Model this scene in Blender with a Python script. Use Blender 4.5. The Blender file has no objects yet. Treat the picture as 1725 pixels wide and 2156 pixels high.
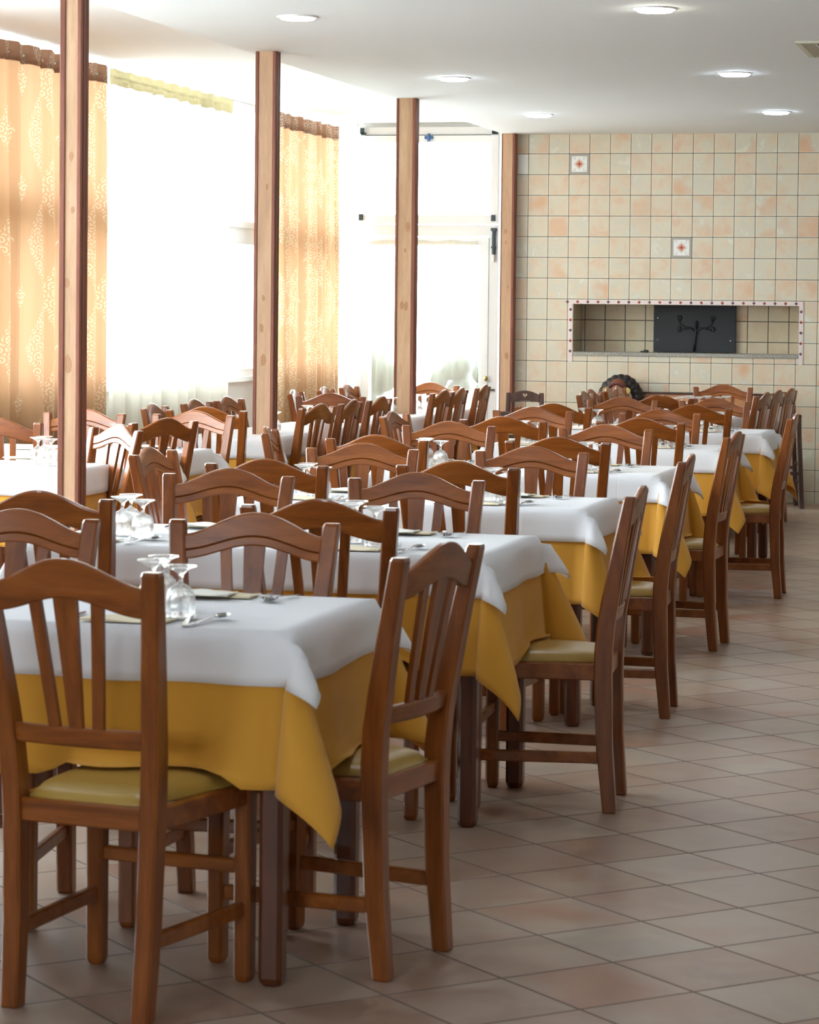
import bpy, bmesh, math, random
from mathutils import Vector, Matrix
random.seed(7)
PI = math.pi
S = bpy.context.scene
COL = S.collection
R = math.radians

# ------------------------------------------------------------------ camera
FPX = 5628.8
cam_d = bpy.data.cameras.new('camera')
cam = bpy.data.objects.new('camera', cam_d); COL.objects.link(cam); S.camera = cam
yaw, pitch, roll, H = -0.2452151, -0.0353506, 0.0106807, 1.4820378
fw = Vector((math.sin(yaw)*math.cos(pitch), math.cos(yaw)*math.cos(pitch), math.sin(pitch)))
rt = Vector((math.cos(yaw), -math.sin(yaw), 0)); up = rt.cross(fw)
r2 = math.cos(roll)*rt + math.sin(roll)*up; u2 = -math.sin(roll)*rt + math.cos(roll)*up
M = Matrix((r2, u2, -fw)).transposed().to_4x4(); M.translation = Vector((0, 0, H))
cam.matrix_world = M
cam_d.sensor_fit = 'HORIZONTAL'; cam_d.sensor_width = 36; cam_d.lens = 36*FPX/1725
cam_d.shift_y = (854.92-1078)/1725
cam_d.clip_end = 200
cam_d.dof.use_dof = True; cam_d.dof.focus_distance = 12.5; cam_d.dof.aperture_fstop = 15

# ------------------------------------------------------------------ world, lights, exposure
S.view_settings.view_transform = 'Standard'; S.view_settings.look = 'None'
S.view_settings.exposure = 1.25; S.view_settings.gamma = 1; S.view_settings.use_curve_mapping = False
W = bpy.data.worlds.new('daylight'); S.world = W; W.use_nodes = True
bg = W.node_tree.nodes['Background']; bg.inputs[0].default_value = (0.86, 0.94, 1.0, 1); bg.inputs[1].default_value = 8.5
S.cycles.use_denoising = True
S.cycles.max_bounces = 10; S.cycles.diffuse_bounces = 6; S.cycles.glossy_bounces = 4
S.cycles.transmission_bounces = 10; S.cycles.transparent_max_bounces = 24
S.cycles.caustics_reflective = False; S.cycles.caustics_refractive = False
S.cycles.sample_clamp_indirect = 8
def portal(name, loc, rot, sx, sy):
    l = bpy.data.lights.new(name, 'AREA'); l.shape = 'RECTANGLE'; l.size = sx; l.size_y = sy
    l.cycles.is_portal = True
    o = bpy.data.objects.new(name, l); o.location = loc; o.rotation_euler = rot; COL.objects.link(o)
portal('window_portal', (-6.2, 14.3, 2.0), (0, R(-90), 0), 2.2, 13.9)
portal('added_window_portal', (-2.5, -2.45, 2.0), (R(90), 0, 0), 3.0, 1.0)  # guides sky light through the window added behind the camera
portal('door_portal', (-5.18, 21.4, 1.7), (R(-90), 0, 0), 1.2, 2.6)

# ------------------------------------------------------------------ colour + material helpers
def lin(c):
    return tuple(((v/255)/12.92 if v/255 <= .04045 else ((v/255+.055)/1.055)**2.4) for v in c) + (1,)
class NT:
    def __init__(s, name):
        s.m = bpy.data.materials.new(name); s.m.use_nodes = True
        s.t = s.m.node_tree; s.n = s.t.nodes
        s.b = s.n['Principled BSDF']; s.out = s.n['Material Output']
    def new(s, typ, **k):
        n = s.n.new(typ)
        for a, v in k.items():
            if a == 'ins':
                for i, x in v.items():
                    if isinstance(x, bpy.types.NodeSocket): s.t.links.new(x, n.inputs[i])
                    else: n.inputs[i].default_value = x
            else: setattr(n, a, v)
        return n
    def link(s, a, b): s.t.links.new(a, b)
    def math(s, op, a, b=0.0, c=None):
        n = s.new('ShaderNodeMath', operation=op, ins={0: a, 1: b})
        if c is not None: n.inputs[2].default_value = c
        return n.outputs[0]
    def mix(s, f, a, b, typ='MIX'):
        n = s.new('ShaderNodeMix', data_type='RGBA', blend_type=typ)
        for i, x in ((0, f), (6, a), (7, b)):
            if isinstance(x, bpy.types.NodeSocket): s.link(x, n.inputs[i])
            else: n.inputs[i].default_value = x
        return n.outputs[2]
    def ramp(s, f, *st):
        n = s.new('ShaderNodeValToRGB', ins={0: f}); e = n.color_ramp.elements
        while len(e) < len(st): e.new(.5)
        for i, (p, c) in enumerate(st): e[i].position = p; e[i].color = c
        return n.outputs[0]
    def coord(s, k='Object'): return s.new('ShaderNodeTexCoord').outputs[k]
    def bump(s, h, st=.2, d=.01):
        n = s.new('ShaderNodeBump', ins={'Strength': st, 'Distance': d, 'Height': h}); s.link(n.outputs[0], s.b.inputs['Normal'])
def plain(name, col, rough=.6, metal=0, spec=.5):
    t = NT(name); t.b.inputs['Base Color'].default_value = lin(col)
    t.b.inputs['Roughness'].default_value = rough; t.b.inputs['Metallic'].default_value = metal
    t.b.inputs['Specular IOR Level'].default_value = spec
    n = t.new('ShaderNodeTexNoise', ins={'Vector': t.coord(), 'Scale': 40, 'Detail': 3}); t.bump(n.outputs[0], .05, .002)
    return t.m
def wood(name, c1, c2, c3, rough=.33, scale=1.0, axis='z', coat=.45):
    t = NT(name)
    mp = t.new('ShaderNodeMapping', ins={'Vector': t.coord()})
    sc = {'z': (14, 14, 1.6), 'x': (1.6, 14, 14)}[axis]
    mp.inputs['Scale'].default_value = tuple(v*scale for v in sc)
    oi = t.new('ShaderNodeObjectInfo').outputs['Random']
    mp2 = t.new('ShaderNodeVectorMath', operation='ADD', ins={0: mp.outputs[0]})
    cmb = t.new('ShaderNodeCombineXYZ', ins={0: t.math('MULTIPLY', oi, 37.0), 2: t.math('MULTIPLY', oi, 11.0)})
    t.link(cmb.outputs[0], mp2.inputs[1])
    n1 = t.new('ShaderNodeTexNoise', ins={'Vector': mp2.outputs[0], 'Scale': 1.4, 'Detail': 4, 'Roughness': .55, 'Distortion': .8})
    mp3 = t.new('ShaderNodeVectorMath', operation='SCALE', ins={0: mp2.outputs[0]}); mp3.inputs['Scale'].default_value = 5
    n2 = t.new('ShaderNodeTexNoise', ins={'Vector': mp3.outputs[0], 'Scale': 2.0, 'Detail': 5, 'Roughness': .7})
    c = t.ramp(n1.outputs[0], (.3, lin(c1)), (.52, lin(c2)), (.75, lin(c3)))
    f = t.ramp(n2.outputs[0], (.35, (.72, .72, .72, 1)), (.6, (1, 1, 1, 1)))
    c = t.mix(.5, c, f, 'MULTIPLY')
    t.link(c, t.b.inputs['Base Color'])
    t.b.inputs['Roughness'].default_value = rough
    t.b.inputs['Coat Weight'].default_value = coat; t.b.inputs['Coat Roughness'].default_value = .2
    t.b.inputs['Specular IOR Level'].default_value = .3
    t.bump(n2.outputs[0], .06, .002)
    return t.m
def tiles(name, axes, size, org, rot, grout, gw, cols, rough, nscale, edge=None, rvar=.0, bumpy=.3, blot=None, coat=0):
    """procedural square tiles laid out in world metres"""
    t = NT(name)
    geo = t.new('ShaderNodeNewGeometry').outputs['Position']
    sp = t.new('ShaderNodeSeparateXYZ', ins={0: geo})
    a = t.math('SUBTRACT', sp.outputs[axes[0]], org[0]); b = t.math('SUBTRACT', sp.outputs[axes[1]], org[1])
    ca, sa = math.cos(rot), math.sin(rot)
    u = t.math('DIVIDE', t.math('ADD', t.math('MULTIPLY', a, ca), t.math('MULTIPLY', b, sa)), size)
    v = t.math('DIVIDE', t.math('SUBTRACT', t.math('MULTIPLY', b, ca), t.math('MULTIPLY', a, sa)), size)
    iu, iv = t.math('FLOOR', u), t.math('FLOOR', v)
    fu, fv = t.math('SUBTRACT', u, iu), t.math('SUBTRACT', v, iv)
    du = t.math('MINIMUM', fu, t.math('SUBTRACT', 1.0, fu)); dv = t.math('MINIMUM', fv, t.math('SUBTRACT', 1.0, fv))
    d = t.math('MULTIPLY', t.math('MINIMUM', du, dv), size)
    wn = t.new('ShaderNodeTexWhiteNoise', noise_dimensions='2D', ins={'Vector': t.new('ShaderNodeCombineXYZ', ins={0: iu, 1: iv}).outputs[0]})
    rnd = wn.outputs[0]
    off = t.new('ShaderNodeVectorMath', operation='SCALE', ins={0: wn.outputs[1]}); off.inputs['Scale'].default_value = 20
    pos = t.new('ShaderNodeVectorMath', operation='ADD', ins={0: geo, 1: off.outputs[0]})
    n1 = t.new('ShaderNodeTexNoise', ins={'Vector': pos.outputs[0], 'Scale': nscale, 'Detail': 5, 'Roughness': .6, 'Distortion': .6})
    f = t.math('ADD', t.math('MULTIPLY', n1.outputs[0], 1-rvar), t.math('MULTIPLY', rnd, rvar))
    k = len(cols)
    c = t.ramp(f, *[(.28+.44*i/(k-1), lin(x)) for i, x in enumerate(cols)])
    if blot:
        n3 = t.new('ShaderNodeTexNoise', ins={'Vector': pos.outputs[0], 'Scale': nscale*.45, 'Detail': 2})
        wn2 = t.new('ShaderNodeTexWhiteNoise', noise_dimensions='2D', ins={'Vector': t.new('ShaderNodeCombineXYZ', ins={0: iv, 1: iu}).outputs[0]})
        mk = t.math('MULTIPLY', t.ramp(n3.outputs[0], (.5, (0, 0, 0, 1)), (.68, (1, 1, 1, 1))), wn2.outputs[0])
        c = t.mix(mk, c, lin(blot))
    if edge:
        me = t.math('LESS_THAN', d, gw*.5+.0045)
        c = t.mix(t.math('MULTIPLY', me, .7), c, lin(edge))
    g = t.math('LESS_THAN', d, gw*.5)
    c = t.mix(g, c, lin(grout))
    t.link(c, t.b.inputs['Base Color'])
    rr = t.math('ADD', t.math('MULTIPLY', n1.outputs[0], .12), rough-.06)
    t.link(t.math('MAXIMUM', rr, t.math('MULTIPLY', g, .85)), t.b.inputs['Roughness'])
    h = t.math('MINIMUM', t.math('DIVIDE', d, gw), 1.0)
    h2 = t.math('ADD', h, t.math('MULTIPLY', n1.outputs[0], .06))
    t.bump(h2, bumpy, .003)
    return t.m
def fabric(name, col, rough=.85, trans=.0, tcol=None, sheen=.2, scale=900, crumple=.0, crease=0):
    t = NT(name)
    t.b.inputs['Base Color'].default_value = lin(col); t.b.inputs['Roughness'].default_value = rough
    t.b.inputs['Sheen Weight'].default_value = sheen; t.b.inputs['Specular IOR Level'].default_value = .25
    co = t.coord()
    n = t.new('ShaderNodeTexNoise', ins={'Vector': co, 'Scale': scale, 'Detail': 1})
    n2 = t.new('ShaderNodeTexNoise', ins={'Vector': co, 'Scale': 9, 'Detail': 4})
    h = t.math('ADD', t.math('MULTIPLY', n.outputs[0], .15), t.math('MULTIPLY', n2.outputs[0], crumple))
    if crease:
        sp = t.new('ShaderNodeSeparateXYZ', ins={0: co})
        for ax, per, o in ((0, .41, .2), (1, .17, .6)):
            d = t.math('MULTIPLY', t.math('ABSOLUTE', t.math('SUBTRACT', t.math('FRACT', t.math('ADD', t.math('DIVIDE', sp.outputs[ax], per), o)), .5)), per)
            h = t.math('ADD', h, t.math('MULTIPLY', t.math('MINIMUM', t.math('DIVIDE', d, .006), 1.0), crease))
    t.bump(h, .25, .004)
    if trans:
        tr = t.new('ShaderNodeBsdfTranslucent', ins={0: lin(tcol or col)})
        mx = t.new('ShaderNodeMixShader', ins={0: trans, 1: t.b.outputs[0], 2: tr.outputs[0]})
        t.link(mx.outputs[0], t.out.inputs[0])
    return t.m

M_ = {}
M_['wood'] = wood('chair_beech', (104, 51, 14), (128, 68, 22), (150, 86, 34))
M_['wood_x'] = wood('chair_beech_crest', (110, 55, 14), (138, 75, 25), (160, 94, 40), axis='x')
M_['table_wood'] = wood('table_beech', (74, 34, 12), (90, 43, 15), (104, 53, 20))
M_['dark_wood'] = wood('dark_rustic_wood', (54, 36, 30), (76, 52, 44), (98, 72, 64), rough=.5, coat=.05)
M_['bench_wood'] = wood('bench_wood', (176, 120, 78), (190, 134, 90), (204, 150, 106), axis='x')
M_['beige_wood'] = wood('pillar_panel', (182, 146, 114), (194, 158, 126), (204, 170, 138), rough=.55, scale=.5, coat=0)
M_['red_wood'] = wood('pillar_moulding', (116, 68, 52), (132, 80, 62), (146, 94, 74), rough=.5, scale=.6, coat=0)
M_['groove'] = plain('pillar_groove', (92, 74, 62), .6)
t = NT('seat_vinyl'); t.b.inputs['Base Color'].default_value = lin((172, 140, 66)); t.b.inputs['Roughness'].default_value = .36
n = t.new('ShaderNodeTexVoronoi', ins={'Vector': t.coord(), 'Scale': 420}); t.bump(n.outputs[0], .12, .001); M_['vinyl'] = t.m
M_['yellow'] = fabric('yellow_cloth', (222, 164, 62), trans=.16, tcol=(236, 150, 30), crumple=.25)
M_['white'] = fabric('white_cloth', (242, 243, 246), trans=.12, tcol=(240, 240, 240), crumple=.3, crease=.5)
M_['paper'] = fabric('beige_paper', (226, 214, 184), sheen=0, crumple=.3)
M_['paper_white'] = fabric('white_paper', (236, 234, 222), sheen=0, crumple=.3)
M_['ceiling'] = plain('ceiling_paint', (226, 231, 233), .8)
M_['ceiling_l'] = plain('ceiling_paint_bay', (232, 236, 238), .8)
M_['plaster'] = plain('white_plaster', (232, 232, 228), .8)
M_['frame'] = plain('white_frame', (226, 228, 226), .4)
M_['dark_green'] = plain('dark_fitting', (36, 54, 58), .45)
M_['blue'] = plain('blue_latch', (52, 96, 150), .4)
M_['steel'] = plain('cutlery_steel', (205, 205, 205), .16, 1)
M_['chrome'] = plain('rivet_steel', (210, 210, 210), .25, 1)
M_['brass'] = plain('dull_brass', (176, 158, 96), .4, 1)
M_['iron'] = plain('black_iron_plate', (20, 24, 30), .55, .0)
M_['iron_relief'] = plain('iron_relief', (10, 11, 13), .5, .0)
M_['granite'] = None
t = NT('granite'); n = t.new('ShaderNodeTexNoise', ins={'Vector': t.coord(), 'Scale': 160, 'Detail': 4, 'Roughness': .8})
t.link(t.ramp(n.outputs[0], (.36, lin((58, 56, 54))), (.5, lin((140, 136, 126))), (.64, lin((206, 202, 192)))), t.b.inputs['Base Color'])
t.b.inputs['Roughness'].default_value = .3; M_['granite'] = t.m
t = NT('rush'); mp = t.new('ShaderNodeMapping', ins={'Vector': t.coord()}); mp.inputs['Scale'].default_value = (30, 160, 30)
n = t.new('ShaderNodeTexNoise', ins={'Vector': mp.outputs[0], 'Scale': 2, 'Detail': 3})
t.link(t.ramp(n.outputs[0], (.35, lin((110, 86, 54))), (.65, lin((190, 162, 116)))), t.b.inputs['Base Color']); t.bump(n.outputs[0], .6, .004)
t.b.inputs['Roughness'].default_value = .8; M_['rush'] = t.m
M_['hair'] = plain('carved_dark_hair', (36, 30, 30), .45)
M_['hair_red'] = plain('carved_red_brown', (84, 38, 30), .45)
M_['skin_wood'] = plain('carved_face_wood', (112, 62, 42), .4)
M_['mosaic'] = None
# mosaic strip: small white tesserae
t = NT('mosaic'); geo = t.new('ShaderNodeNewGeometry').outputs['Position']; sp = t.new('ShaderNodeSeparateXYZ', ins={0: geo})
fx = t.math('FRACT', t.math('MULTIPLY', sp.outputs[0], 86.0)); fz = t.math('FRACT', t.math('MULTIPLY', sp.outputs[2], 86.0))
g = t.math('MAXIMUM', t.math('LESS_THAN', fx, .16), t.math('LESS_THAN', fz, .16))
t.link(t.mix(g, lin((232, 222, 216)), lin((176, 150, 148))), t.b.inputs['Base Color']); t.b.inputs['Roughness'].default_value = .4; M_['mosaic'] = t.m
M_['tile_white'] = plain('decor_white', (226, 226, 220), .35)
M_['tile_grey'] = plain('decor_grey_border', (168, 160, 150), .4)
M_['tile_red'] = plain('decor_red', (160, 62, 50), .35)
M_['tile_pink'] = plain('decor_salmon', (206, 150, 124), .35)
M_['tile_violet'] = plain('decor_violet', (112, 70, 84), .35)
M_['tile_plum'] = plain('decor_line', (150, 146, 142), .35)
M_['vent'] = plain('vent_cream', (196, 194, 176), .5)
M_['vent_dark'] = plain('vent_dark', (96, 92, 80), .6)
M_['leaf'] = plain('outdoor_leaf', (44, 52, 38), .7)
M_['ground'] = plain('outdoor_paving', (196, 194, 188), .9)
WALLC = [(206, 174, 148), (208, 188, 162), (206, 196, 172), (198, 194, 176), (214, 208, 190)]
TW = .167; TX0, TZ0 = -4.34616, 16.56*.167
M_['wall_tile'] = tiles('wall_tiles', (0, 2), TW, (TX0, TZ0), 0, (96, 98, 92), .0062, WALLC, .34, 9, edge=(232, 222, 198), rvar=.18, bumpy=.35, blot=(206, 160, 122))
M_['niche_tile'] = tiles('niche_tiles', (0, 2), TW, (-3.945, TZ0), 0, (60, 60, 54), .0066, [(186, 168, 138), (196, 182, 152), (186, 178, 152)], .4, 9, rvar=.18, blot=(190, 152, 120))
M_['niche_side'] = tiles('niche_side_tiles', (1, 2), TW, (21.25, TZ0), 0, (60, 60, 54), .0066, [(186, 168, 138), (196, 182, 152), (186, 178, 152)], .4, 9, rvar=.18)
M_['wall_tile_y'] = tiles('wall_tiles_side', (1, 2), TW, (0, TZ0), 0, (96, 98, 92), .0062, WALLC, .34, 9, rvar=.18)
M_['floor'] = tiles('floor_tiles', (0, 1), .30355, (-1.44023, 6.4249), -.778928, (108, 93, 83), .0075,
    [(146, 118, 100), (156, 130, 112), (164, 142, 124), (168, 150, 132), (158, 144, 130)], .36, 5, rvar=.34, bumpy=.16, blot=(158, 112, 88))
# lamp lens
def emis(name, col, st):
    t = NT(name); t.b.inputs['Base Color'].default_value = lin((240, 240, 240)); t.b.inputs['Emission Color'].default_value = lin(col); t.b.inputs['Emission Strength'].default_value = st
    return t.m
M_['lamp_warm'] = emis('lamp_lens_warm', (255, 250, 232), 45); M_['lamp_cool'] = emis('lamp_lens_cool', (226, 240, 255), 45)
M_['lamp_off'] = emis('lamp_lens_dim', (250, 246, 244), .55)
# thin window pane
t = NT('window_glass'); tr = t.new('ShaderNodeBsdfTransparent', ins={0: (.97, .98, .98, 1)}); gl = t.new('ShaderNodeBsdfGlossy', ins={0: (1, 1, 1, 1), 'Roughness': .02})
fr = t.new('ShaderNodeFresnel', ins={0: 1.25}); mx = t.new('ShaderNodeMixShader', ins={0: t.math('MULTIPLY', fr.outputs[0], .12), 1: tr.outputs[0], 2: gl.outputs[0]}); t.link(mx.outputs[0], t.out.inputs[0]); M_['pane'] = t.m
# drinking glass
t = NT('drinking_glass'); t.b.inputs['Base Color'].default_value = (.97, .985, .98, 1); t.b.inputs['Roughness'].default_value = .01
t.b.inputs['Transmission Weight'].default_value = 1; t.b.inputs['IOR'].default_value = 1.46
mx = t.new('ShaderNodeMixShader', ins={0: .45, 1: t.b.outputs[0], 2: t.new('ShaderNodeBsdfTransparent').outputs[0]}); t.link(mx.outputs[0], t.out.inputs[0]); M_['glass'] = t.m
# sheer curtain
def sheer(name, col, tcol, transp, dens=.75):
    t = NT(name); df = t.new('ShaderNodeBsdfDiffuse', ins={0: lin(col)}); tl = t.new('ShaderNodeBsdfTranslucent', ins={0: lin(tcol)})
    m1 = t.new('ShaderNodeMixShader', ins={0: dens, 1: df.outputs[0], 2: tl.outputs[0]})
    m2 = t.new('ShaderNodeMixShader', ins={0: transp, 1: m1.outputs[0], 2: t.new('ShaderNodeBsdfTransparent').outputs[0]}); t.link(m2.outputs[0], t.out.inputs[0]); return t.m
M_['sheer'] = sheer('sheer_voile', (240, 237, 224), (196, 192, 178), .14, .6)
M_['door_sheer'] = sheer('door_voile', (240, 237, 224), (96, 94, 86), .5, .5)
M_['sheer_head'] = sheer('sheer_voile_header', (230, 222, 190), (134, 122, 88), .0, .5)
# gold damask: scroll medallions on a golden ground, translucent
def damask(name, base, patt, tb, tp, dens):
    t = NT(name); uv = t.coord('UV'); sp = t.new('ShaderNodeSeparateXYZ', ins={0: uv})
    u = t.math('DIVIDE', sp.outputs[0], .34); v = t.math('DIVIDE', sp.outputs[1], .62)
    iu = t.math('FLOOR', u); par = t.math('MULTIPLY', t.math('FRACT', t.math('MULTIPLY', iu, .5)), 1.0)
    v2 = t.math('ADD', v, par)
    fu = t.math('ABSOLUTE', t.math('SUBTRACT', t.math('FRACT', u), .5)); fv = t.math('ABSOLUTE', t.math('SUBTRACT', t.math('FRACT', v2), .5))
    med = t.math('ADD', t.math('MULTIPLY', fu, 1.15), t.math('MULTIPLY', fv, 1.0))
    mu = t.math('MULTIPLY', t.math('ABSOLUTE', t.math('SUBTRACT', t.math('FRACT', u), .5)), .34)
    vec = t.new('ShaderNodeCombineXYZ', ins={0: mu, 1: t.math('MULTIPLY', t.math('FRACT', v2), .62)}).outputs[0]
    vo = t.new('ShaderNodeTexVoronoi', voronoi_dimensions='2D', ins={'Vector': vec, 'Scale': 17.0, 'Randomness': .75})
    sc = t.new('ShaderNodeVectorMath', operation='SCALE', ins={0: vec}); sc.inputs['Scale'].default_value = 17
    df = t.new('ShaderNodeVectorMath', operation='SUBTRACT', ins={0: sc.outputs[0], 1: vo.outputs['Position']})
    sc2 = t.new('ShaderNodeVectorMath', operation='SCALE', ins={0: vo.outputs['Position']}); sc2.inputs['Scale'].default_value = 17
    t.link(sc2.outputs[0], df.inputs[1])
    ds = t.new('ShaderNodeSeparateXYZ', ins={0: df.outputs[0]})
    ang = t.math('ARCTAN2', ds.outputs[1], ds.outputs[0]); rr = vo.outputs['Distance']
    spi = t.math('SINE', t.math('ADD', t.math('MULTIPLY', rr, 19.0), ang))
    line = t.math('GREATER_THAN', spi, .1)
    petal = t.math('GREATER_THAN', t.math('SINE', t.math('MULTIPLY', ang, 7.0)), -.45)
    outer = t.math('GREATER_THAN', rr, .42)
    line = t.math('MULTIPLY', line, t.math('MAXIMUM', petal, t.math('SUBTRACT', 1.0, outer)))
    mask = t.math('LESS_THAN', med, .56)
    p = t.math('MULTIPLY', line, mask)
    cd = t.mix(p, lin(base), lin(patt)); ct = t.mix(p, lin(tb), lin(tp))
    d = t.new('ShaderNodeBsdfDiffuse', ins={0: cd}); tl = t.new('ShaderNodeBsdfTranslucent', ins={0: ct})
    m1 = t.new('ShaderNodeMixShader', ins={0: dens, 1: d.outputs[0], 2: tl.outputs[0]}); t.link(m1.outputs[0], t.out.inputs[0]); return t.m
M_['damask'] = damask('gold_damask', (206, 168, 124), (224, 206, 176), (138, 108, 82), (148, 126, 102), .5)
M_['damask_head'] = damask('gold_damask_header', (176, 136, 110), (214, 200, 182), (86, 62, 48), (100, 84, 72), .4)

# ------------------------------------------------------------------ object helpers
def link_mesh(name, bm, mats, parent=None, smooth=False, loc=(0, 0, 0), rz=0):
    me = bpy.data.meshes.new(name)
    bmesh.ops.recalc_face_normals(bm, faces=bm.faces)
    bm.to_mesh(me); bm.free()
    for m in (mats if isinstance(mats, (list, tuple)) else [mats]): me.materials.append(M_[m] if isinstance(m, str) else m)
    if smooth:
        for p in me.polygons: p.use_smooth = True
    o = bpy.data.objects.new(name, me); COL.objects.link(o)
    o.location = loc; o.rotation_euler = (0, 0, rz)
    if parent: o.parent = parent
    return o
def tag(o, label=None, cat=None, group=None, kind=None):
    if label: o['label'] = label
    if cat: o['category'] = cat
    if group: o['group'] = group
    if kind: o['kind'] = kind
    return o
def thing(name, label, cat, loc=(0, 0, 0), rz=0, group=None):
    o = bpy.data.objects.new(name, None); COL.objects.link(o); o.location = loc; o.rotation_euler = (0, 0, rz)
    o.empty_display_size = .1
    return tag(o, label, cat, group)
def struct(name, bm, mats, parent=None, **k):
    o = link_mesh(name, bm, mats, parent, **k)
    if not parent: o['kind'] = 'structure'
    return o
def dup(root, loc, rz, label, group=None):
    r = root.copy(); COL.objects.link(r); r.location = loc; r.rotation_euler = (0, 0, rz); r['label'] = label
    if group: r['group'] = group
    for ch in list(root.children):
        c = ch.copy(); COL.objects.link(c); c.parent = r
        for g in list(ch.children):
            d = g.copy(); COL.objects.link(d); d.parent = c
    return r
def box(bm, x0, x1, y0, y1, z0, z1, mi=0, bev=0):
    vs = [bm.verts.new(p) for p in ((x0,y0,z0),(x1,y0,z0),(x1,y1,z0),(x0,y1,z0),(x0,y0,z1),(x1,y0,z1),(x1,y1,z1),(x0,y1,z1))]
    fs = [bm.faces.new([vs[i] for i in f]) for f in ((0,3,2,1),(4,5,6,7),(0,1,5,4),(1,2,6,5),(2,3,7,6),(3,0,4,7))]
    for f in fs: f.material_index = mi
    if bev:
        es = list({e for f in fs for e in f.edges})
        r = bmesh.ops.bevel(bm, geom=es, offset=bev, segments=2, affect='EDGES', profile=.5)
        for f in r['faces']: f.material_index = mi
def loft(bm, secs, mi=0, cap=True, closed=True):
    rows = [[bm.verts.new(p) for p in s] for s in secs]; n = len(secs[0]); fs = []
    for a, b in zip(rows, rows[1:]):
        for i in range(n if closed else n-1):
            j = (i+1) % n; fs.append(bm.faces.new((a[i], a[j], b[j], b[i])))
    if cap:
        fs.append(bm.faces.new(rows[0][::-1])); fs.append(bm.faces.new(rows[-1]))
    for f in fs: f.material_index = mi
    return rows
def sec8(cx, cy, z, w, d, c=.006):
    w, d = w/2, d/2
    return [(cx+x, cy+y, z) for x, y in ((-w+c,-d),(w-c,-d),(w,-d+c),(w,d-c),(w-c,d),(-w+c,d),(-w,d-c),(-w,-d+c))]
def bar(bm, p, q, w, h, c=.004, mi=0):
    """bar from p to q, width w (horizontal), height h"""
    p, q = Vector(p), Vector(q); d = (q-p).normalized()
    s = d.cross(Vector((0, 0, 1)));
    if s.length < 1e-4: s = Vector((1, 0, 0))
    s.normalize(); u = s.cross(d)
    w, h = w/2, h/2
    prof = ((-w+c,-h),(w-c,-h),(w,-h+c),(w,h-c),(w-c,h),(-w+c,h),(-w,h-c),(-w,-h+c))
    loft(bm, [[tuple(P + s*a + u*b) for a, b in prof] for P in (p, q)], mi)
def tube(bm, pts, rad, n=8, mi=0):
    secs = []
    for i, p in enumerate(pts):
        p = Vector(p); a = Vector(pts[max(i-1, 0)]); b = Vector(pts[min(i+1, len(pts)-1)]); d = (b-a).normalized()
        s = d.cross(Vector((0, 1, 0)));
        if s.length < .05: s = d.cross(Vector((1, 0, 0)))
        s.normalize(); u = s.cross(d); r = rad[i] if isinstance(rad, (list, tuple)) else rad
        secs.append([tuple(p+s*math.cos(2*PI*k/n)*r+u*math.sin(2*PI*k/n)*r) for k in range(n)])
    loft(bm, secs, mi)
def lathe(bm, prof, n=24, mi=0, cx=0, cy=0, close=False):
    secs = [[(cx+r*math.cos(2*PI*k/n), cy+r*math.sin(2*PI*k/n), z) for k in range(n)] for r, z in prof]
    loft(bm, secs, mi, cap=not close)
def ellipsoid(bm, c, r, n=14, mi=0):
    ret = bmesh.ops.create_uvsphere(bm, u_segments=n, v_segments=n//2+2, radius=1)
    for v in ret['verts']: v.co = Vector((c[0]+v.co.x*r[0], c[1]+v.co.y*r[1], c[2]+v.co.z*r[2]))
    for f in {f for v in ret['verts'] for f in v.link_faces}: f.material_index = mi; f.smooth = True
def B(): return bmesh.new()

# ------------------------------------------------------------------ room shell
ZC, ZL, YB, XW = 2.9225, 3.02, 21.25, -6.06      # ceiling, window-bay ceiling, back wall, window wall
b = B(); box(b, -6.3, 4.2, -2.2, 24.5, -.1, 0); struct('floor', b, 'floor')
b = B(); box(b, -4.54, 4.2, -2.2, 21.6, ZC, ZC+.25); struct('ceiling', b, 'ceiling')
b = B(); box(b, -6.3, -4.54, -2.2, 21.6, ZL, ZL+.15); struct('ceiling', b, 'ceiling_l')
b = B(); box(b, 4.0, 4.2, -2.2, 21.6, 0, ZC); struct('wall_right', b, 'plaster')
b = B(); box(b, -6.3, 4.2, -2.4, -2.2, 0, 1.5); box(b, -6.3, 4.2, -2.4, -2.2, 2.5, ZL); box(b, -6.3, -4.0, -2.4, -2.2, 1.5, 2.5); box(b, -1.0, 4.2, -2.4, -2.2, 1.5, 2.5); struct('wall_front', b, 'plaster')  # opening added behind the camera to let fill daylight onto the near tables
b = B()
for k in range(3): box(b, -4.0+1.5*k-.03, -4.0+1.5*k+.03, -2.33, -2.27, 1.5, 2.5)
struct('window_20', b, 'frame')  # mullions of the added, unseen fill-light window
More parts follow.
